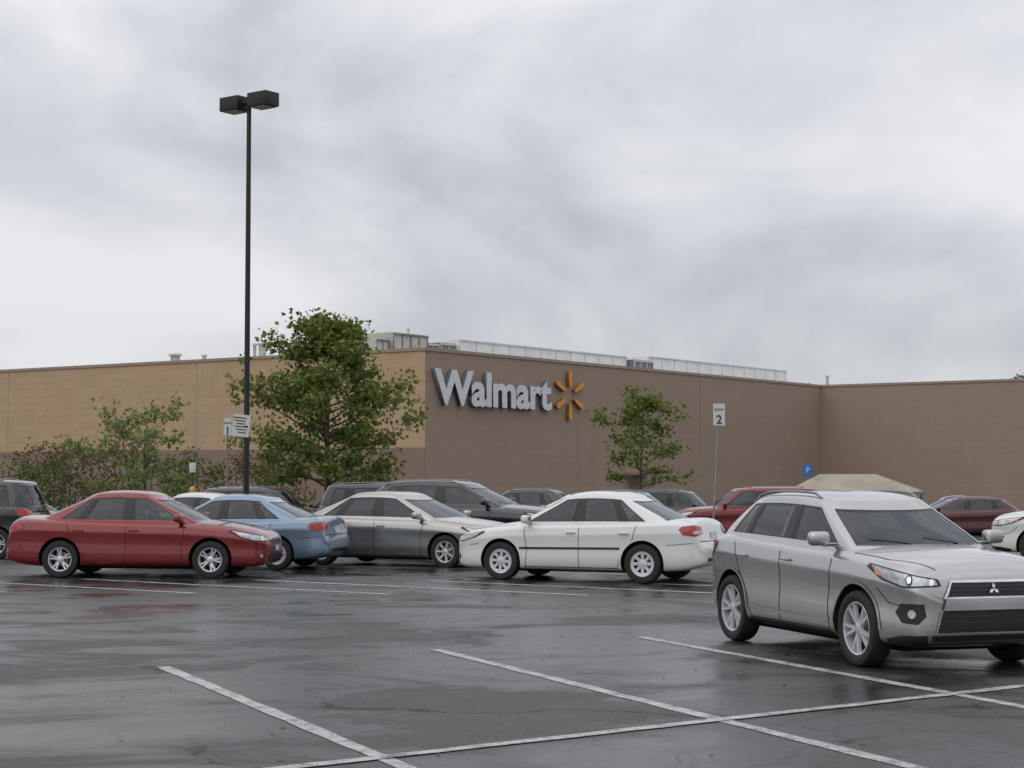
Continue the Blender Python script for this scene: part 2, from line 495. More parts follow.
        hz = .81; hx = (-.02, -.98)
    else:
        strip([(.86, .8, .28), (.82, .8, .55), (.90, .8, 1.0)], .010, SIDE, M_SEAM)
        strip([(-.18, .8, .28), (-.17, .8, 1.03)], .010, SIDE, M_SEAM)
        strip([(-.84, .8, .28), (-.90, .8, .50), (-1.12, .8, .76), (-1.24, .8, 1.08)], .010, SIDE, M_SEAM)
        strip([(.86, .8, .30), (-.84, .8, .30)], .012, SIDE, M_SEAM)
        strip([(-1.82, .8, .66), (-2.03, .8, .66)], .008, SIDE, M_SEAM)
        strip([(1.70, .8, .74), (1.86, .8, .62), (2.0, .8, .60)], .008, SIDE, M_SEAM)
        patch([(.90, .8, .235), (.90, .8, .285), (-.90, .8, .285), (-.90, .8, .235)], SIDE, M_BLK, .006)
        strip([(.86, .8, .40), (.3, .8, .375), (-.86, .8, .42)], .03, SIDE, pm, .008)
        strip([(2.12, .50, 2), (1.7, .72, 2), (1.15, .76, 2)], .009, (0, 0, -1), M_SEAM)
        a = math.radians(48); Dh = (-math.cos(a), -math.sin(a), 0)
        patch([(2.16, .44, .775), (2.12, .44, .835), (1.9, .74, .905), (1.60, .87, .955), (1.56, .88, .925), (1.78, .84, .815), (2.02, .74, .755)], Dh, M_BLK, .004, .025)
        patch([(2.15, .47, .785), (2.12, .47, .825), (1.9, .74, .892), (1.63, .87, .94), (1.80, .83, .83), (2.02, .73, .77)], Dh, M_REFL, .009, .025)
        patch(circ((2.02, .66, .82), .045, 'x', 14), Dh, M_BLK, .013, .02)
        patch(circ((2.02, .66, .82), .030, 'x', 14), Dh, M_LENS, .018, .02)
        patch([(1.84, .83, .835), (1.67, .87, .925), (1.72, .87, .86)], Dh, M_AMB, .013, .03)
        patch(circ((2.14, .53, .803), .028, 'x', 12), Dh, M_LENS, .013, .02)
        strip([(2.15, .46, .777), (2.02, .73, .762), (1.80, .83, .822)], .010, Dh, M_BLK, .015)
        patch([(2.2, .40, .80), (2.2, .50, .54), (2.2, .55, .37), (2.2, -.55, .37), (2.2, -.50, .54), (2.2, -.40, .80)], FRONT, M_BLK, .004, .04, both=False)
        patch([(2.2, .475, .665), (2.2, .505, .565), (2.2, -.505, .565), (2.2, -.475, .665)], FRONT, pm, .026, .03, both=False)
        strip([(2.2, .41, .812), (2.2, .485, .672), (2.2, -.485, .672), (2.2, -.41, .812)], .020, FRONT, M_CHROME, .016, both=False, closed=True)
        for zz in (.77, .735, .70):
            strip([(2.2, .42, zz), (2.2, -.42, zz)], .010, FRONT, M_SLAT, .012, both=False)
        strip([(2.2, .515, .555), (2.2, .565, .37)], .014, FRONT, M_CHROME, .014)
        for zz in (.51, .46, .41):
            strip([(2.2, .48, zz), (2.2, -.48, zz)], .010, FRONT, M_SLAT, .010, both=False)
        for k in range(3):
            an = math.pi/2+k*2*math.pi/3; c = (0.0, .742)
            d1 = (math.cos(an)*.055, math.sin(an)*.055)
            o1 = (math.cos(an+.52)*.032, math.sin(an+.52)*.032); o2 = (math.cos(an-.52)*.032, math.sin(an-.52)*.032)
            patch([(2.2, c[0], c[1]), (2.2, c[0]+o1[0], c[1]+o1[1]), (2.2, c[0]+d1[0], c[1]+d1[1]), (2.2, c[0]+o2[0], c[1]+o2[1])], FRONT, M_CHROME, .028, .05, both=False)
        Df = (-.88, -.48, 0)
        patch([(2.1, .61, .62), (2.1, .59, .51), (2.08, .66, .44), (2.0, .77, .45), (1.96, .81, .54), (2.0, .78, .62)], Df, M_BLK, .005, .025)
        patch(circ((2.05, .70, .53), .038, 'x', 14), Df, M_REFL, .012, .02)
        patch([(2.2, .60, .345), (2.2, .58, .30), (2.2, -.58, .30), (2.2, -.60, .345)], FRONT, M_BLK, .008, .04, both=False)
        patch([(2.1, .58, .345), (2.1, .58, .26), (1.85, .80, .245), (1.82, .82, .30), (2.0, .76, .34)], Df, M_BLK, .008, .03)
        a = math.radians(40); Dt = (math.cos(a), -math.sin(a), 0)
        patch([(-2.0, .55, 1.0), (-2.01, .55, .90), (-1.97, .78, .86), (-1.82, .85, .92), (-1.74, .87, 1.03), (-1.9, .80, 1.05)], Dt, M_TAIL, .008)
        patch([(-2.05, .16, .80), (-2.05, .16, .70), (-2.05, -.16, .70), (-2.05, -.16, .80)], REAR, M_PLATE, .01, both=False)
        patch([(-2.1, .6, .46), (-2.1, .6, .38), (-2.1, -.6, .38), (-2.1, -.6, .46)], REAR, M_BLK, .006, both=False)
        hz = .92; hx = (-.02, -.98)
        strip([(1.16, .55, 1.14), (1.02, .05, 1.17)], .018, (-.75, 0, -.6), M_BLK, .012, tree=cbvh, both=False)
        strip([(1.18, -.05, 1.14), (1.0, -.5, 1.18)], .018, (-.75, 0, -.6), M_BLK, .012, tree=cbvh, both=False)
    for nm, (mt, VV, FF) in buf.items():
        if FF:
            nmx = {'panel_gap': 'panel_gaps', 'tail_lamp': 'tail_lamps', 'headlamp': 'headlamps'}.get(nm, 'trim_'+nm)
            obj_raw(nmx, VV, FF, [mt], root, True)
    # handles + mirrors + rails
    bm = bmesh.new()
    for sy in (1, -1):
        for x in hx:
            h = bvh.ray_cast(Vector((x*S[0], sy*4, hz*S[2])), Vector((0, -sy, 0)))
            if h[0] is not None:
                add_box(bm, (.17, .035, .028), h[0]+Vector((0, sy*.018, 0)), .011)
        mx = (.78 if kind == 'sedan' else .80)*S[0]; mz = (1.02 if kind == 'sedan' else 1.15)*S[2]
        add_box(bm, (.13, .20, .135), (mx, sy*(.80*S[1]+.15), mz), .05, Matrix.Rotation(sy*.15, 3, 'Z'), 0, 3)
        add_box(bm, (.07, .14, .04), (mx, sy*(.80*S[1]+.03), mz-.06), .012, None, 1)
        add_box(bm, (.012, .15, .09), (mx-.066, sy*(.80*S[1]+.15), mz), .004, None, 2)
    obj_bm('mirrors_and_handles', bm, [pm, M_BLK, M_REFL], root, True, 50)
    if kind != 'sedan' and opts.get('rails', True):
        bm = bmesh.new()
        for sy in (1, -1):
            prev = None
            for q in range(13):
                x = (.10-1.5*q/12); y = .535
                h = cbvh.ray_cast(Vector((x*S[0], sy*y*S[1], 4)), Vector((0, 0, -1)))
                if h[0] is None: continue
                zz = h[0].z+(.03 if 0 < q < 12 else .0)
                p = Vector((x*S[0], sy*y*S[1], zz))
                if prev is not None: add_cyl(bm, prev, p, .013, .013, 8)
                prev = p
        obj_bm('roof_rails', bm, [opts.get('railmat', M_STEEL)], root)
    wm = get_wheel(R, wheel); i = 1
    for sx in (1, -1):
        for sy in (1, -1):
            o = bpy.data.objects.new('wheel_%d' % i, wm); COL.objects.link(o); o.parent = root; i += 1
            o.location = (sx*wb, sy*tr, R)
            o.rotation_euler = (0, random.random()*3, 0) if sy > 0 else (0, random.random()*3, math.pi)
    bm = bmesh.new(); add_box(bm, (3.2*S[0], 1.1*S[1], .12), (0, 0, .21), .03)
    obj_bm('underbody', bm, [M_WELL], root)
    return root

P_RED = paint('paint_red', (.20, .005, .005), .4, .3)
P_WHITE = paint('paint_white', (.68, .68, .665), 0, .3)
P_SILVER = paint('paint_silver', (.47, .465, .46), .85, .27)
P_SILV2 = paint('paint_warm_silver', (.42, .405, .38), .85, .27)
P_BLUE = paint('paint_light_blue', (.19, .27, .37), .5, .3)
P_BLACK = paint('paint_black', (.004, .004, .006), 0, .3)
P_GREY = paint('paint_dark_grey', (.04, .04, .045), .5)
P_TEAL = paint('paint_teal', (.02, .14, .16), .4)
P_MAR = paint('paint_maroon', (.07, .008, .010), .4)
P_DRED = paint('paint_dark_red', (.16, .006, .010), .4)
P_NAVY = paint('paint_navy', (.02, .03, .06), .4)

build_car('parked_suv', 'suv', P_SILVER, (3.55, 17.85), (.31, -.95), 'suv', detail=2)
build_car('parked_car', 'sedan', P_RED, (-6.33, 31.0), (1, -.08), 'five', detail=2)
build_car('parked_car', 'sedan', P_WHITE, (1.30, 29.93), (-.907, .42), 'cover', (.97, .97, 1), 2, dict(moulding=M_BLK, whitelamp=1))
build_car('parked_car', 'sedan', P_BLUE, (-5.35, 33.8), (-.97, .22), 'cover', (.94, .96, .94), 1, dict(moulding=M_BLK, rs=.94))
build_car('parked_car', 'sedan', P_SILV2, (-2.1, 35.1), (.88, -.47), 'seven', (1.08, 1.03, .98), 1, dict(moulding=P_SILV2))
build_car('parked_suv', 'suv', P_BLACK, (-1.15, 39.4), (.95, -.30), 'seven', (1.13, 1.05, 1.11))
build_car('parked_suv', 'boxy', P_BLACK, (-2.9, 46.5), (.95, -.3), 'seven', (1.05, 1.05, 1.08))
build_car('parked_car', 'sedan', P_SILV2, (1.7, 43.0), (-.93, .36), 'seven')
build_car('parked_suv', 'suv', P_WHITE, (1.9, 50.0), (-.95, .3), 'seven')
build_car('parked_suv', 'suv', P_TEAL, (2.75, 55.0), (-.95, .3), 'seven', (1, 1, 1.08))
build_car('parked_suv', 'boxy', P_BLACK, (6.3, 67.0), (.95, -.3), 'seven', (1.0, 1.03, 1.12))
build_car('parked_suv', 'boxy', P_DRED, (7.95, 59.0), (-1, .04), 'seven', (1.20, 1.08, 1.12))
build_car('parked_suv', 'suv', P_MAR, (16.6, 66.0), (-1, .1), 'five', (1.08, 1, 1.0))
build_car('parked_car', 'sedan', P_NAVY, (18.2, 74.0), (-1, .1), 'seven', (1, 1, 1.15))
build_car('parked_suv', 'suv', P_GREY, (13.2, 72.0), (-1, .1), 'seven', (1, 1, 1.1))
build_car('parked_suv', 'suv', P_WHITE, (12.15, 36.4), (-.93, .3), 'seven')
build_car('parked_suv', 'boxy', P_BLACK, (-12.75, 40.0), (-1, .05), 'five', (1.08, 1.05, 1.07))
build_car('parked_car', 'sedan', P_WHITE, (-7.7, 46.0), (.95, -.3), 'seven', (1, 1, 1.04))
build_car('parked_suv', 'boxy', P_GREY, (-7.5, 54.0), (.95, -.3), 'seven', (1, 1, 1.08))
build_car('parked_suv', 'boxy', P_BLACK, (-5.2, 56.0), (-.95, .3), 'seven', (1, 1, 1.08))
build_car('parked_car', 'sedan', P_NAVY, (-16.5, 60.0), (.98, -.2), 'seven', (1, 1, 1.1))
build_car('parked_suv', 'suv', P_BLACK, (.2, 60.0), (-.95, .3), 'seven', (1, 1, 1.15))

# ------------------------------------------------------------------ ground
def asphalt():
    t = NT('wet_asphalt'); c = t.coord()
    mps = t.node('ShaderNodeMapping'); mps.inputs['Scale'].default_value = (.7, 1.0, 1); t.link(c, mps.inputs[0])
    wn = t.noise(mps.outputs[0], .42, 6, .64, .9)
    W = t.ramp(wn, [(.43, 0.0), (.48, .55), (.58, 1.0)])          # 0 dry .. 1 wet
    mid = t.noise(c, .9, 5, .65, .3)
    spk = t.noise(c, 75, 3, .75)
    spk2 = t.noise(c, 26, 3, .7)
    col = t.mix(t.ramp(mid, [(.3, .0), (.7, 1.0)]), (.038, .038, .039), (.066, .064, .062))
    col = t.mix(t.ramp(spk, [(.50, 0.0), (.66, .8)]), col, (.18, .175, .17))
    col = t.mix(t.ramp(spk2, [(.35, .65), (.52, 0.0)]), col, (.018, .018, .018))
    col = t.mix(W, col, t.mix(1.0, col, (.40, .40, .42), 'MULTIPLY'))
    mp = t.node('ShaderNodeVectorMath', operation='ADD')
    nz = t.node('ShaderNodeTexNoise'); nz.inputs['Scale'].default_value = .8; nz.inputs['Detail'].default_value = 5
    t.link(c, nz.inputs['Vector']); t.link(c, mp.inputs[0])
    sc = t.node('ShaderNodeVectorMath', operation='SCALE'); sc.inputs['Scale'].default_value = 1.6; t.link(nz.outputs['Color'], sc.inputs[0]); t.link(sc.outputs[0], mp.inputs[1])
    v = t.node('ShaderNodeTexVoronoi', feature='DISTANCE_TO_EDGE'); v.inputs['Scale'].default_value = .30; t.link(mp.outputs[0], v.inputs['Vector'])
    cr = t.ramp(v.outputs['Distance'], [(.004, 1.0), (.011, 0.0)])
    gate = t.ramp(t.noise(c, .25, 2), [(.38, 0.0), (.48, 1.0)])
    crk = t.mix(1.0, cr, gate, 'MULTIPLY')
    col = t.mix(crk, col, (.008, .008, .008))
    t.link(col, t.b.inputs['Base Color'])
    r = t.mix(W, t.ramp(mid, [(.3, .50), (.7, .72)]), t.ramp(mid, [(.35, .10), (.65, .28)]))
    t.link(r, t.b.inputs['Roughness'])
    t.b.inputs['Specular IOR Level'].default_value = .42
    bs = t.ramp(W, [(0, .8), (1, .22)])
    t.bump(t.mix(.5, spk2, spk), bs, .012)
    return t.m
M_ASPH = asphalt()
xs = [-500, -60, -30, 0, 30, 60, 500]; ys = [-60, 0, 20, 34, 80, 200, 900]
V = [(x, y, gz(y)) for y in ys for x in xs]; nx = len(xs)
F = [(j*nx+i, j*nx+i+1, (j+1)*nx+i+1, (j+1)*nx+i) for j in range(len(ys)-1) for i in range(nx-1)]
obj_raw('parking_lot_ground', V, F, [M_ASPH])

def linemat():
    t = NT('worn_white_paint'); c = t.coord()
    w = t.noise(c, 5, 6, .7); w2 = t.noise(c, 70, 3, .7)
    k = t.mix(.5, w, w2)
    f = t.ramp(k, [(.42, 0.0), (.53, 1.0)])
    t.link(t.mix(f, (.10, .10, .10), (.50, .50, .49)), t.b.inputs['Base Color'])
    t.b.inputs['Roughness'].default_value = .45
    t.bump(w2, .5, .008)
    return t.m
M_LINE = linemat()
LV = []; LF = []
def line(a, b, w=.125, k=1):
    a = Vector(a); b = Vector(b); d = (b-a).normalized(); n = Vector((-d.y, d.x))*w*.5
    m = max(1, int((b-a).length/.3)); prev = None
    for i in range(m+1):
        p = a.lerp(b, i/m); q = []
        for s in (1, -1):
            c = p+n*s*(1+random.uniform(-.16, .16)); LV.append((c.x, c.y, gz(c.y)+.004*k)); q.append(len(LV)-1)
        if prev: LF.append((prev[0], prev[1], q[1], q[0]))
        prev = q
line((-3.19, 16.3), (-.2, 9.75)); line((-.777, 17.9), (2.9, 9.6)); line((1.39, 19.26), (5.2, 10.4))
line((4.1, 20.4), (8.2, 11.2)); line((6.8, 21.6), (10.9, 12.4)); line((9.5, 22.8), (13.6, 13.6))
line((-5.9, 14.9), (-3.3, 9.1))
line((-3.6, 9.02), (9.5, 18.66), .12, 2)
for i in range(-6, 8):
    x = -1.5+i*2.9; y = 27.6-i*.22
    line((x-2.8, y+2.1), (x+2.6, y-1.7), .13)
for i in range(-5, 6):
    x = -1.0+i*3.1
    line((x-3.3, 41), (x+2.4, 38.2), .10)
obj_raw('parking_line_markings', LV, LF, [M_LINE])

# landscaped islands with kerbs
M_CONC = simple('kerb_concrete', (.34, .33, .31), .8, 0, 0, .2, 3)
M_GRASS = simple('grass', (.07, .085, .025), .95, 0, 0, .5, 9)
def island(cx, cy, L, W, ang):
    pts = []
    for k in range(32):
        a = 2*math.pi*k/32; x = math.cos(a); y = math.sin(a)
        pts.append(((L/2-W/2)*(1 if x > 0 else -1)+W/2*x, W/2*y))
    root = new_empty('planting_island', (cx, cy, gz(cy)), ang)
    bm = bmesh.new(); R = []
    for sc, z in ((0, -.3), (0, .12), (.02, .14), (.14, .14), (.14, .09)):
        ring = []
        for px, py in pts:
            nxv = (px-(L/2-W/2)*(1 if px > 0 else -1), py); nl = math.hypot(*nxv) or 1
            ring.append(bm.verts.new((px-nxv[0]/nl*sc, py-nxv[1]/nl*sc, z)))
        R.append(ring)
    for a in range(4):
        for i in range(32):
            j = (i+1) % 32; bm.faces.new((R[a][i], R[a][j], R[a+1][j], R[a+1][i]))
    f = bm.faces.new(R[4]); f.material_index = 1
    obj_bm('kerb_and_soil', bm, [M_CONC, M_GRASS], root, False)
    VV = []; FF = []
    for _ in range(1800):
        x = random.uniform(-L/2+.3, L/2-.3); y = random.uniform(-W/2+.25, W/2-.25)
        if abs(x) > L/2-W/2 and math.hypot(abs(x)-(L/2-W/2), y) > W/2-.2: continue
        a = random.random()*6.28; h = random.uniform(.08, .3); b = len(VV)
        VV += [(x-.02*math.cos(a), y-.02*math.sin(a), .08), (x+.02*math.cos(a), y+.02*math.sin(a), .08), (x+random.uniform(-.08, .08), y+random.uniform(-.08, .08), .09+h)]
        FF.append((b, b+1, b+2))
    obj_raw('grass', VV, FF, [M_GRASS], root)
island(-6.4, 60.0, 9, 2.6, -.5); island(5.1, 70, 8, 2.6, -.5); island(-13.3, 65, 9, 2.6, -.5)
island(4.6, 35.5, 3.6, 1.5, -.46); island(-6.9, 50.0, 4, 1.6, -.4)

# ------------------------------------------------------------------ store building
def blockmat(name, c1, c2, mortar, bump=.5):
    t = NT(name); uv = t.coord('UV')
    b = t.node('ShaderNodeTexBrick'); t.link(uv, b.inputs['Vector'])
    b.inputs['Color1'].default_value = (*c1, 1); b.inputs['Color2'].default_value = (*c2, 1); b.inputs['Mortar'].default_value = (*mortar, 1)
    b.inputs['Scale'].default_value = 1; b.inputs['Brick Width'].default_value = .8; b.inputs['Row Height'].default_value = .4
    b.inputs['Mortar Size'].default_value = .012; b.inputs['Mortar Smooth'].default_value = .5
    n1 = t.noise(uv, .35, 5, .6); n2 = t.noise(uv, 9, 4, .7)
    mp = t.node('ShaderNodeMapping'); mp.inputs['Scale'].default_value = (1.2, .12, 1); t.link(uv, mp.inputs[0])
    st = t.noise(mp.outputs[0], 1.0, 5, .65)
    col = t.mix(t.ramp(n1, [(.3, .0), (.7, .3)]), b.outputs['Color'], tuple(x*.78 for x in c1))
    col = t.mix(t.ramp(st, [(.5, .0), (.8, .25)]), col, tuple(x*.6 for x in c1))
    col = t.mix(t.ramp(n2, [(.35, .0), (.7, .35)]), col, tuple(min(1, x*1.2) for x in c2))
    t.link(col, t.b.inputs['Base Color']); t.b.inputs['Roughness'].default_value = .9
    t.bump(n2, bump, .03)
    return t.m
M_TAN = blockmat('tan_block', (.52, .365, .225), (.45, .315, .19), (.35, .25, .16))
M_BRN = blockmat('brown_block', (.335, .25, .192), (.315, .235, .182), (.275, .207, .16))
M_BRL = blockmat('brown_block_dark', (.27, .195, .15), (.25, .18, .14), (.21, .152, .12))
M_COP = simple('coping_metal', (.33, .25, .195), .5, .2)
M_ROOF = simple('roof_membrane', (.35, .35, .34), .9)
M_WPAN = simple('white_panel', (.80, .80, .79), .5, .0, 0, .1, .8)
M_RIB = simple('panel_rib', (.62, .63, .63), .5)
M_UNIT = simple('rooftop_unit_metal', (.50, .48, .43), .55, .1, 0, .2, 2)
M_UNITG = simple('rooftop_unit_grey', (.2, .21, .23), .5, .3, 0, .2, 2)

store = new_empty('store_building', (0, 0, 0))
dL = Vector((-.816, .578, 0)).normalized(); dR = Vector((.578, .816, 0)).normalized()
C0 = Vector((-4.35, 88.6, 0)); ZB = -1.0; ZT = 8.0
CL = C0+dL*70; CI = C0+dR*45.5; CW = CI-dL*60
nL = Vector((-dR.x, -dR.y, 0)); nR = Vector((-dL.x, -dL.y, 0))
def wall(name, a, b, z0, z1, mat, n, off=0, thick=None):
    a = a+n*off; b = b+n*off
    V = [(*a.xy, z0), (*b.xy, z0), (*b.xy, z1), (*a.xy, z1)]
    if thick:
        a2 = a-n*thick; b2 = b-n*thick
        V += [(*a2.xy, z0), (*b2.xy, z0), (*b2.xy, z1), (*a2.xy, z1)]
        F = [(0, 1, 2, 3), (7, 6, 5, 4), (3, 2, 6, 7), (0, 4, 5, 1), (0, 3, 7, 4), (1, 5, 6, 2)]
    else: F = [(0, 1, 2, 3)]
    o = obj_raw(name, V, F, [mat], store)
    uvl = o.data.uv_layers.new(name='UVMap')
    for p in o.data.polygons:
        for li in p.loop_indices:
            v = Vector(V[o.data.loops[li].vertex_index]); uvl.data[li].uv = ((v.xy-a.xy).length, v.z)
    return o
wall('tan_wall_upper', C0, CL, 3.13, ZT, M_TAN, nL, 0)
wall('tan_wall_base', C0, CL, ZB, 3.13, M_BRL, nL, .06, .1)
wall('side_wall', C0, CI, ZB, ZT, M_BRN, nR, 0)
wall('side_wall_base', C0-dR*.06, CI, ZB, 1.0, M_BRN, nR, .05, .1)
wall('wing_wall', CI, CW, ZB, ZT, M_BRN, nL, 0)
wall('wing_wall_base', CI, CW, ZB, 1.0, M_BRN, nL, .05, .1)
wall('coping_left', C0-dL*.1, CL, ZT-.02, ZT+.14, M_COP, nL, .06, .4)
wall('coping_side', C0, CI, ZT-.018, ZT+.143, M_COP, nR, .06, .4)
wall('coping_wing', CI, CW, ZT-.02, ZT+.14, M_COP, nL, .06, .4)
for t_ in (14, 28):
    wall('control_joint', C0+dR*t_, C0+dR*(t_+.03), 1.0, ZT-.02, M_BRL, nR, .008, .01)
for t_ in (16, 32, 48):
    wall('control_joint', C0+dL*t_, C0+dL*(t_+.03), 3.13, ZT-.02, M_COP, nL, .008, .01)
far = C0+dL*70+dR*110
Vr = [C0-nL*.35, CL, far, CW+dR*64, CW-nL*.35, CI-nL*.35-nR*.35]
obj_raw('roof_deck', [(v.x, v.y, 7.3) for v in Vr], [tuple(range(6))], [M_ROOF], store)
wall('rear_wall', CW, CW+dR*64, ZB, ZT, M_BRN, nR); wall('rear_wall_2', CL, far, ZB, ZT, M_BRN, nR)
dd = C0+dR*19.5
wall('service_door', dd, dd+dR*1.2, -.9, 1.3, simple('door_paint', (.2, .15, .12), .5), nR, .09, .05)
wall('service_door_canopy', dd-dR*.5, dd+dR*1.8, 1.75, 1.9, M_COP, nR, 1.0, 1.0)

def roofbox(name, along, w, inward, dep, z0, z1, mat, ribs=0, rib=M_RIB):
    bm = bmesh.new(); p = C0+dR*along+dL*inward
    R = Matrix.Rotation(math.atan2(dR.y, dR.x), 3, 'Z')
    c = p+dR*w/2+dL*dep/2
    add_box(bm, (w, dep, z1-z0), (c.x, c.y, (z0+z1)/2), .03, R)
    if ribs:
        for k in range(ribs+1):
            q = p+dR*(w*k/ribs)-dL*.02
            add_box(bm, (.05, .05, z1-z0-.1), (q.x, q.y, (z0+z1)/2), 0, R, 1)
        q = p+dR*w/2-dL*.04
        add_box(bm, (w+.1, .10, .08), (q.x, q.y, z1-.10), 0, R, 1)
        if ribs < 10: add_box(bm, (.5, .06, .5), (q.x-.2, q.y, z1-.6), 0, R, 1)
    return obj_bm(name, bm, [mat, rib], store, False)
roofbox('rooftop_screen', 16.1, 19.3, 10, 3, 7.3, 10.05, M_WPAN, 11)
roofbox('rooftop_screen', 38.5, 21.5, 10, 3, 7.3, 10.25, M_WPAN, 12)
roofbox('rooftop_unit', 12.9, 1.1, 10, 1.5, 7.3, 9.6, M_UNITG, 2)
roofbox('rooftop_unit', 14.3, 1.5, 10, 2, 7.3, 9.7, M_UNITG, 2)
roofbox('rooftop_unit', 35.7, 2.5, 9.5, 2, 7.3, 9.8, M_UNITG, 3)
roofbox('rooftop_air_handler', 5.6, 3.0, 6.6, 3.4, 7.3, 9.6, M_UNIT, 4, M_UNITG)
roofbox('rooftop_air_handler', 4.4, 1.0, 6.8, 1.6, 7.3, 9.2, M_UNIT, 2, M_UNITG)
bm = bmesh.new()
for x, d, top, r in ((-19.8, 104, 8.75, .28), (-18.1, 104, 8.7, .12), (-14.85, 102, 9.2, .10), (-14.4, 102, 9.25, .22), (-20.3, 106, 8.9, .1), (-5.93, 101, 10.0, .06), (23.7, 133, 9.1, .12)):
    add_cyl(bm, (x, d, 7.3), (x, d, top), r, r, 12); add_cyl(bm, (x, d, top), (x, d, top+.12), r*1.5, r*1.3, 12)
obj_bm('rooftop_vents', bm, [M_UNIT], store, False)

def lettering():
    cu = bpy.data.curves.new('letters', 'FONT'); cu.body = 'Walmart'; cu.size = 1; cu.extrude = .06; cu.offset = .030; cu.bevel_depth = .004
    cu.space_character = .98
    o = bpy.data.objects.new('letters', cu); COL.objects.link(o); bpy.context.view_layer.update()
    dg = bpy.context.evaluated_depsgraph_get(); me = bpy.data.meshes.new_from_object(o.evaluated_get(dg))
    bpy.data.objects.remove(o)
    co = np.array([v.co[:] for v in me.vertices]); mn = co.min(0); mx = co.max(0)
    root = new_empty('store_sign', (0, 0, 0))
    W = 10.5; H = 1.84
    M_LET = simple('sign_white', (.66, .67, .70), .4, 0, 0, .05, 1)
    M_RET = simple('sign_return', (.14, .15, .18), .5)
    for v, c in zip(me.vertices, co):
        u = (c[0]-mn[0])/(mx[0]-mn[0])*W; z = 5.27+(c[1]-mn[1])/(mx[1]-mn[1])*H
        dep = .07+(c[2]-mn[2])/(mx[2]-mn[2])*.22
        p = C0+dR*(.42+u)+nR*dep; v.co = (p.x, p.y, z)
    me.materials.clear(); me.materials.append(M_LET); me.materials.append(M_RET)
    me.update()
    for p in me.polygons:
        p.material_index = 0 if abs(p.normal.dot(nR)) > .7 else 1
    o = bpy.data.objects.new('letters', me); COL.objects.link(o); o.parent = root
    bm = bmesh.new(); c = C0+dR*12.85+nR*.05; cz = 6.2
    for k in range(6):
        a = math.pi/2+k*math.pi/3; u = Vector((math.cos(a), math.sin(a))); t = Vector((-u.y, u.x))
        prof = [(.46, .04), (.55, .085), (1.0, .135), (1.24, .14), (1.34, .11), (1.38, .05)]
        loop = [u*s_+t*w_ for s_, w_ in prof]+[u*s_-t*w_ for s_, w_ in prof[::-1]]
        fr = [bm.verts.new(c+dR*p.x*1.14+nR*.2+Vector((0, 0, cz+p.y))) for p in loop]
        bk = [bm.verts.new(c+dR*p.x*1.14+Vector((0, 0, cz+p.y))) for p in loop]
        bm.faces.new(fr)
        for i in range(len(fr)):
            j = (i+1) % len(fr); f = bm.faces.new((fr[i], fr[j], bk[j], bk[i])); f.material_index = 1
    bmesh.ops.recalc_face_normals(bm, faces=bm.faces)
    obj_bm('starburst', bm, [simple('sign_orange', (.70, .29, .035), .4), simple('sign_orange_side', (.3, .12, .02), .5)], root, False)
lettering()

# ------------------------------------------------------------------ parking-lot lamp
M_BRZ = simple('bronze_paint', (.022, .018, .02), .45, .3)
lx, ly = -6.74, 45.0
lamp = new_empty('parking_lot_lamp', (lx, ly, gz(ly)))
bm = bmesh.new()
add_cyl(bm, (0, 0, 0), (0, 0, .75), .32, .30, 24, 1)
add_box(bm, (.34, .34, .04), (0, 0, .77), .01)
add_cyl(bm, (0, 0, .78), (0, 0, 11.68), .078, .058, 12)
ad = Vector((.80, -.6, 0)).normalized()
Rh = Matrix.Rotation(math.atan2(ad.y, ad.x), 3, 'Z')
for s_ in (1, -1):
    add_cyl(bm, (0, 0, 11.48), ad*s_*.25+Vector((0, 0, 11.48)), .04, .04, 8)
    c = ad*s_*.50+Vector((0, 0, 11.51))
    add_box(bm, (.66, .50, .36), c, .02, Rh)
    add_box(bm, (.50, .40, .02), c-Vector((0, 0, .192)), 0, Rh, 2)
obj_bm('pole_and_heads', bm, [M_BRZ, M_CONC, simple('lamp_lens', (.25, .25, .24), .2)], lamp, True, 40)

def textmesh(body, size, M, mat, parent, name='lettering'):
    cu = bpy.data.curves.new('t', 'FONT'); cu.body = body; cu.size = size; cu.align_x = 'CENTER'; cu.align_y = 'CENTER'; cu.offset = size*.02; cu.extrude = .001
    o = bpy.data.objects.new('t', cu); COL.objects.link(o); bpy.context.view_layer.update()
    me = bpy.data.meshes.new_from_object(o.evaluated_get(bpy.context.evaluated_depsgraph_get())); bpy.data.objects.remove(o)
    me.transform(M); me.materials.clear(); me.materials.append(mat)
    o = bpy.data.objects.new(name, me); COL.objects.link(o); o.parent = parent; return o
M_SW = simple('sign_face', (.58, .59, .58), .5, 0, 0, .05)
M_SB = simple('sign_black', (.03, .03, .035), .5)
UP = Matrix.Rotation(math.radians(90), 4, 'X')
def rowsign(name, x, y, H, lean, w, h, txt, face=M_SW, rz=0.0, ink=M_SB, ts=.17):
    root = new_empty(name, (x, y, gz(y)), rz)
    bm = bmesh.new()
    add_cyl(bm, (0, 0, -.1), (lean, 0, H), .03, .03, 10, 1)
    add_box(bm, (w, .012, h), (lean, -.04, H-h/2+.03), .004, None, 0)
    add_cyl(bm, (0, 0, 0), (0, 0, .08), .12, .1, 12, 1)
    obj_bm('post_and_plate', bm, [face, M_STEEL], root, False)
    n = len(txt)
    for i, tx in enumerate(txt):
        sz = ts*(1.0 if len(tx) > 1 else 2.0)*(.6 if len(tx) > 1 else 1)
        zz = H+.03-h*((i+.6)/(n+.15))
        textmesh(tx, sz, Matrix.Translation((lean, -.049, zz)) @ UP, ink, root)
rowsign('row_number_sign', 5.62, 50, 4.05, .22, .33, .62, ['ROW', '2'])
rowsign('row_number_sign', -9.35, 58, 4.05, 0.05, .26, .55, ['ROW', '1'])
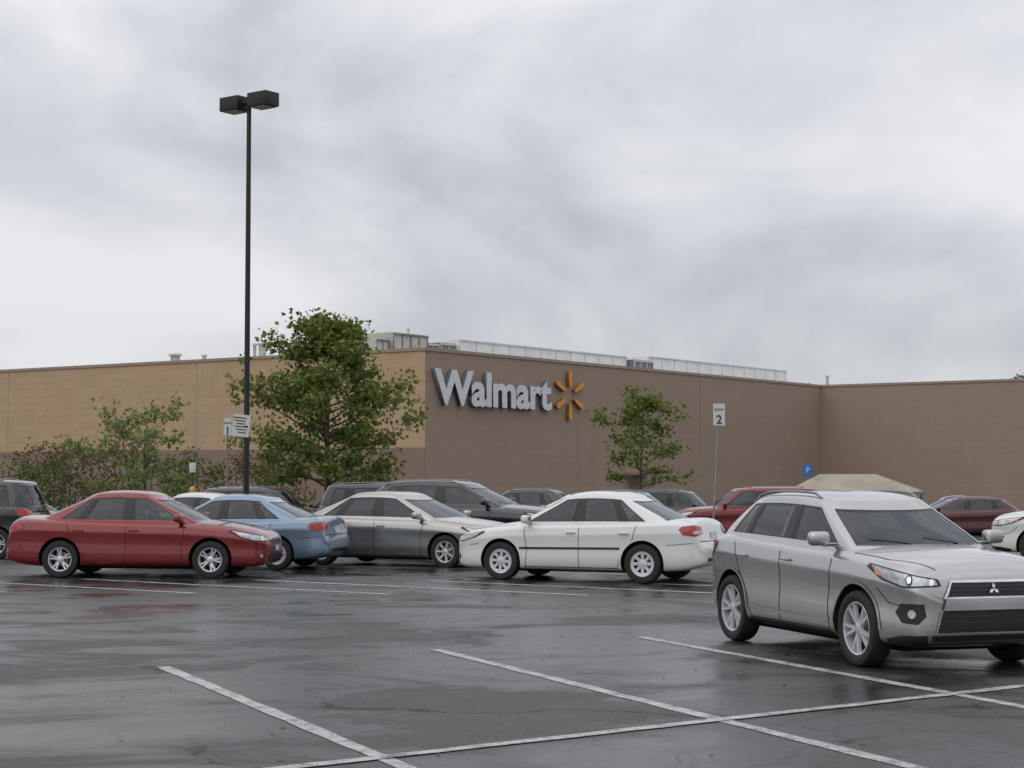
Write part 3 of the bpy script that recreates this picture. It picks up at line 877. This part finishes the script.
rowsign('handicap_parking_sign', 11.0, 66, 2.75, 0, .32, .4, ['P'], simple('sign_blue', (.02, .16, .55), .4), ink=M_SW, ts=.13)
ban = new_empty('notice_board', (lx-.1, ly-.12, gz(ly)), 0)
bm = bmesh.new()
R = Matrix.Rotation(.12, 3, 'Y')
add_box(bm, (.44, .02, .56), (-.02, 0, 3.02+.2), .004, R)
for k in range(6):
    add_box(bm, (.34-.06*(k % 3), .004, .025), (-.02+.01*(k-3), -.014, 3.42-.075*k), 0, R, 1)
add_box(bm, (.1, .14, .03), (.1, .06, 3.2), 0, None, 1)
obj_bm('board', bm, [M_SW, M_SB], ban, False)
r = new_empty('yellow_bollard', (-9.9, 55.0, gz(55.0))); bm = bmesh.new()
add_cyl(bm, (0, 0, 0), (0, 0, 1.75), .09, .09, 14); add_cyl(bm, (0, 0, 1.75), (0, 0, 1.82), .09, .03, 14)
add_cyl(bm, (0, 0, 1.3), (0, 0, 1.4), .093, .093, 14, 1)
add_cyl(bm, (0, 0, 1.8), (0, 0, 2.5), .025, .025, 8, 1)
add_box(bm, (.2, .015, .3), (0, -.035, 2.4), .003, None, 2)
obj_bm('post', bm, [simple('yellow_paint', (.6, .38, .03), .5), M_SB, M_SW], r, True, 40)

# cart return shelter
sh = new_empty('cart_shelter', (11.6, 60.0, gz(60)), -.35)
bm = bmesh.new()
Ls, Ws, He, Hr = 4.2, 3.0, 1.72, 2.3
P = [(-Ls/2, -Ws/2, He), (Ls/2, -Ws/2, He), (Ls/2, Ws/2, He), (-Ls/2, Ws/2, He), (-Ls/2+.9, 0, Hr), (Ls/2-1.4, 0, Hr)]
for dz in (0, -.06):
    v = [bm.verts.new((a, b, c+dz)) for a, b, c in P]
    for f in ((0, 1, 5, 4), (1, 2, 5), (2, 3, 4, 5), (3, 0, 4)): bm.faces.new([v[i] for i in f])
for sx in (-1, 1):
    for sy in (-1, 1):
        add_cyl(bm, (sx*(Ls/2-.08), sy*(Ws/2-.08), 0), (sx*(Ls/2-.08), sy*(Ws/2-.08), He-.02), .035, .035, 8, 1)
for sy in (-1, 1):
    add_box(bm, (Ls+.06, .03, .12), (0, sy*(Ws/2+.015), He-.06), 0, None, 1)
    for zz in (.5, 1.0): add_cyl(bm, (-Ls/2+.08, sy*(Ws/2-.08), zz), (Ls/2-.08, sy*(Ws/2-.08), zz), .025, .025, 8, 1)
for sx in (-1, 1): add_box(bm, (.03, Ws, .12), (sx*(Ls/2+.015), 0, He-.062), 0, None, 1)
obj_bm('canopy_and_frame', bm, [simple('canvas_beige', (.33, .29, .23), .85, 0, 0, .2, 1), M_STEEL], sh, False)

# ------------------------------------------------------------------ trees
def leafmat(name, cols):
    t = NT(name)
    g = t.node('ShaderNodeNewGeometry')
    n = len(cols)
    col = t.ramp(g.outputs['Random Per Island'], [(i/(n-1), c) for i, c in enumerate(cols)])
    t.link(col, t.b.inputs['Base Color']); t.b.inputs['Roughness'].default_value = .55
    tr = t.node('ShaderNodeBsdfTranslucent'); t.link(col, tr.inputs[0])
    mx = t.node('ShaderNodeMixShader'); mx.inputs[0].default_value = .45
    t.link(t.b.outputs[0], mx.inputs[1]); t.link(tr.outputs[0], mx.inputs[2]); t.link(mx.outputs[0], t.out.inputs[0])
    return t.m
M_BARK = simple('bark', (.09, .07, .055), .9, 0, 0, .35, 12)
L_GRN = leafmat('maple_leaves', [(.085, .12, .02), (.125, .17, .028), (.165, .21, .04), (.22, .25, .055)])
L_LGT = leafmat('light_leaves', [(.13, .17, .045), (.17, .22, .06), (.22, .27, .085), (.27, .31, .11)])
L_BRN = leafmat('bronze_leaves', [(.12, .08, .035), (.10, .095, .03), (.16, .11, .05), (.13, .14, .04)])
L_DRK = leafmat('shrub_leaves', [(.06, .085, .02), (.08, .115, .025), (.10, .135, .03), (.13, .15, .04)])

def tube(V, F, pts, rad, n=6):
    prev = None
    for i, p in enumerate(pts):
        d = (pts[min(i+1, len(pts)-1)]-pts[max(i-1, 0)]).normalized()
        a = d.cross(Vector((.3, .9, .1))).normalized(); b = d.cross(a); ring = []
        for k in range(n):
            an = 2*math.pi*k/n; V.append(p+(a*math.cos(an)+b*math.sin(an))*rad[i]); ring.append(len(V)-1)
        if prev:
            for k in range(n):
                j = (k+1) % n; F.append((prev[k], prev[j], ring[j], ring[k]))
        prev = ring

def tree(name, x, y, H, zc, prof, tr, nl, leaf, mat, seed, limbs=30, per=5, spread=.26, z0=0.0, wob=.25, stems=1):
    rnd = random.Random(seed)
    root = new_empty(name, (x, y, gz(y)+.09 if z0 == 0 else gz(y)))
    V = []; F = []; clus = []
    hs = [p[0] for p in prof]; rs = [p[1] for p in prof]
    rad_at = lambda t: float(np.interp(t, hs, rs))
    for s in range(stems):
        ox = rnd.uniform(-.3, .3) if stems > 1 else 0; oy = rnd.uniform(-.3, .3) if stems > 1 else 0
        tp = []; N = 9
        for i in range(N):
            t = i/(N-1); tp.append(Vector((ox*(1+t*2)+wob*math.sin(t*4+seed)*t*.5, oy*(1+t*2)+wob*math.cos(t*3+seed)*t*.4, t*H*.93)))
        tube(V, F, tp, [tr*(1-.86*(i/(N-1))**.8)*(1.35 if i == 0 else 1) for i in range(N)], 9)
        for li in range(limbs//stems):
            f = (li+rnd.random())/(limbs/stems)
            t = zc+(0.97-zc)*f**.9
            k = t*(N-1); i0 = min(int(k), N-2); base = tp[i0].lerp(tp[i0+1], k-i0)
            an = li*2.39996+rnd.uniform(-.5, .5)
            rr = rad_at(t)*rnd.uniform(.6, 1.2)
            up = rnd.uniform(.12, .5)+.5*f
            d = Vector((math.cos(an), math.sin(an), up)).normalized()
            ln = rr/max(.3, math.hypot(d.x, d.y))
            ln = min(ln, H*.5)
            pts = [base+d*ln*q+Vector((0, 0, -.10*ln*q*q*(1-f)+.04*rnd.uniform(-1, 1)))+Vector((rnd.uniform(-.05, .05), rnd.uniform(-.05, .05), 0)) for q in (0, .25, .5, .75, 1)]
            r0 = tr*.38*(1-f*.7); tube(V, F, pts, [r0, r0*.75, r0*.5, r0*.3, r0*.12], 5)
            for b in range(per):
                q = rnd.uniform(.3, 1); kk = q*4; j = min(int(kk), 3); bp = pts[j].lerp(pts[j+1], kk-j)
                bd = (d+Vector((rnd.uniform(-1, 1), rnd.uniform(-1, 1), rnd.uniform(-.5, .8)))).normalized(); bl = rnd.uniform(.25, .6)*ln*.55+.1
                be = bp+bd*bl; tube(V, F, [bp, bp.lerp(be, .5)+Vector((0, 0, .03)), be], [r0*.28, r0*.18, r0*.07], 4)
                clus.append((be, 1)); clus.append((bp.lerp(be, .55), .8))
            clus.append((pts[-1], 1)); clus.append((pts[3], .8))
    obj_raw('trunk_and_limbs', V, F, [M_BARK], root, True)
    LVt = []; LFt = []
    wsum = sum(c[1] for c in clus)
    for c, w in clus:
        k = int(nl*w/wsum*rnd.uniform(.3, 1.7)); sp = spread*rnd.uniform(.6, 1.25)
        for _ in range(k):
            p = c+Vector((rnd.gauss(0, sp), rnd.gauss(0, sp), rnd.gauss(0, sp*.6)))
            a = Vector((rnd.gauss(0, 1), rnd.gauss(0, 1), rnd.gauss(-.3, .6))).normalized()
            b = a.cross(Vector((rnd.gauss(0, 1), rnd.gauss(0, 1), rnd.gauss(0, 1)))).normalized()
            n = a.cross(b); s = leaf*rnd.uniform(.6, 1.25); o = len(LVt)
            LVt += [p, p+a*s*.35+b*s*.42+n*s*.1, p+a*s, p+a*s*.35-b*s*.42+n*s*.1]
            LFt += [(o, o+1, o+2), (o, o+2, o+3)]
    obj_raw('foliage', LVt, LFt, [mat], root)
big = [(0.0, .0), (.18, 1.8), (.30, 2.8), (.42, 3.05), (.55, 2.4), (.72, 1.6), (.88, .9), (1, .25)]
tree('maple_tree', -6.2, 60, 7.85, .20, big, .16, 13500, .175, L_GRN, 3, 60, 6, .23)
sm = [(0.0, .2), (.3, 1.4), (.5, 1.95), (.7, 1.4), (.9, .7), (1, .3)]
tree('young_tree', 5.06, 70, 5.75, .34, sm, .085, 2800, .17, L_GRN, 11, 26, 4, .20)
tree('young_tree', -13.4, 65, 4.6, .2, [(0, .8), (.3, 2.3), (.6, 2.2), (.8, 1.5), (1, .6)], .08, 2100, .18, L_LGT, 21, 28, 4, .22, stems=3)
sb = [(0, .9), (.4, 1.5), (.8, 1.1), (1, .5)]
for i, (x, d, top, mat, n) in enumerate(((-18.25, 70, 452, L_BRN, 1400), (-16.6, 71, 446, L_BRN, 1500), (-18.25, 74, 450, L_BRN, 1200), (-12.2, 72, 462, L_DRK, 1600), (-11.0, 76, 460, L_BRN, 1500), (-9.7, 78, 457, L_BRN, 1400), (-18.3, 66, 472, L_DRK, 1400),
                                         (-5.66, 76, 474, L_DRK, 1200), (-15.3, 75, 466, L_DRK, 1300))):
    Hh = 1.75+(475-top)/1772*d-gz(d)
    tree('ornamental_shrub', x, d, Hh, .08, sb, .05, n, .14, mat, 40+i, 20, 4, .22, z0=1, stems=2)
tree('background_tree', 45.5, 152, 10.9, .3, [(0, 1), (.4, 3), (.7, 2.6), (1, .8)], .2, 3500, .3, L_DRK, 77, 24, 4, .5, z0=1)
tree('background_tree', 27.5, 168, 10.9, .3, [(0, 1), (.4, 3), (.7, 2.6), (1, .8)], .2, 3500, .3, L_DRK, 78, 24, 4, .5, z0=1)

# fallen leaves and grit on the tarmac
rnd = random.Random(5); VV = []; FF = []
for _ in range(300):
    y = 9+rnd.random()**1.5*30; x = rnd.uniform(-.32, .32)*y*1.2; s = rnd.uniform(.01, .032); a = rnd.random()*6.28; b = len(VV)
    for k in range(5):
        r_ = s*rnd.uniform(.6, 1.2); VV.append((x+r_*math.cos(a+k*1.256), y+r_*math.sin(a+k*1.256), gz(y)+.010+rnd.uniform(0, .006)))
    FF.append(tuple(range(b, b+5)))
obj_raw('fallen_leaves', VV, FF, [simple('dead_leaf', (.13, .10, .06), .8, 0, 0, .5, 3)])

# ------------------------------------------------------------------ sky / light
w = bpy.data.worlds.new('World'); scene.world = w; w.use_nodes = True
n = w.node_tree.nodes; l = w.node_tree.links; n.clear()
out = n.new('ShaderNodeOutputWorld'); tc = n.new('ShaderNodeTexCoord')
el, az = math.radians(48), math.radians(215)
sky = n.new('ShaderNodeTexSky'); sky.sky_type = 'NISHITA'; sky.sun_disc = False; sky.sun_elevation = el; sky.sun_rotation = az
b1 = n.new('ShaderNodeBackground'); b1.inputs[1].default_value = .1; l.new(sky.outputs[0], b1.inputs[0])
mp = n.new('ShaderNodeMapping'); mp.inputs['Scale'].default_value = (1, 1, 1.9); mp.inputs['Location'].default_value = (.62, .2, .1); l.new(tc.outputs['Generated'], mp.inputs[0])
nz = n.new('ShaderNodeTexNoise'); nz.inputs['Scale'].default_value = 3.6; nz.inputs['Detail'].default_value = 6; nz.inputs['Roughness'].default_value = .52; nz.inputs['Distortion'].default_value = .4
l.new(mp.outputs[0], nz.inputs['Vector'])
rp = n.new('ShaderNodeValToRGB'); e = rp.color_ramp.elements
e[0].position = .36; e[0].color = (.47, .50, .55, 1); e[1].position = .62; e[1].color = (.82, .82, .85, 1)
x = e.new(.48); x.color = (.635, .65, .69, 1)
l.new(nz.outputs['Fac'], rp.inputs[0])
sp = n.new('ShaderNodeSeparateXYZ'); l.new(tc.outputs['Generated'], sp.inputs[0])
mr = n.new('ShaderNodeMapRange'); mr.inputs[1].default_value = .02; mr.inputs[2].default_value = 1; mr.inputs[3].default_value = .95; mr.inputs[4].default_value = 1.6
l.new(sp.outputs[2], mr.inputs[0])
vm = n.new('ShaderNodeVectorMath'); vm.operation = 'SCALE'; l.new(rp.outputs[0], vm.inputs[0]); l.new(mr.outputs[0], vm.inputs['Scale'])
b2 = n.new('ShaderNodeBackground'); l.new(vm.outputs[0], b2.inputs[0]); b2.inputs[1].default_value = 1
mx = n.new('ShaderNodeMixShader'); mx.inputs[0].default_value = .93
l.new(b1.outputs[0], mx.inputs[1]); l.new(b2.outputs[0], mx.inputs[2]); l.new(mx.outputs[0], out.inputs[0])

sl = bpy.data.lights.new('sun', 'SUN'); sl.energy = .6; sl.angle = math.radians(75); sl.color = (1, .96, .9)
so = bpy.data.objects.new('sun', sl); COL.objects.link(so)
D = Vector((math.sin(az)*math.cos(el), math.cos(az)*math.cos(el), math.sin(el)))
so.rotation_euler = D.to_track_quat('Z', 'Y').to_euler(); so.location = D*100

cam = bpy.data.cameras.new('camera'); cam.sensor_width = 36; cam.lens = 1772/1024*36; cam.clip_end = 2000
co = bpy.data.objects.new('camera', cam); COL.objects.link(co)
co.location = (0, 0, 1.75); co.rotation_euler = (math.radians(90)+math.atan(91/1772), 0, 0)
scene.camera = co
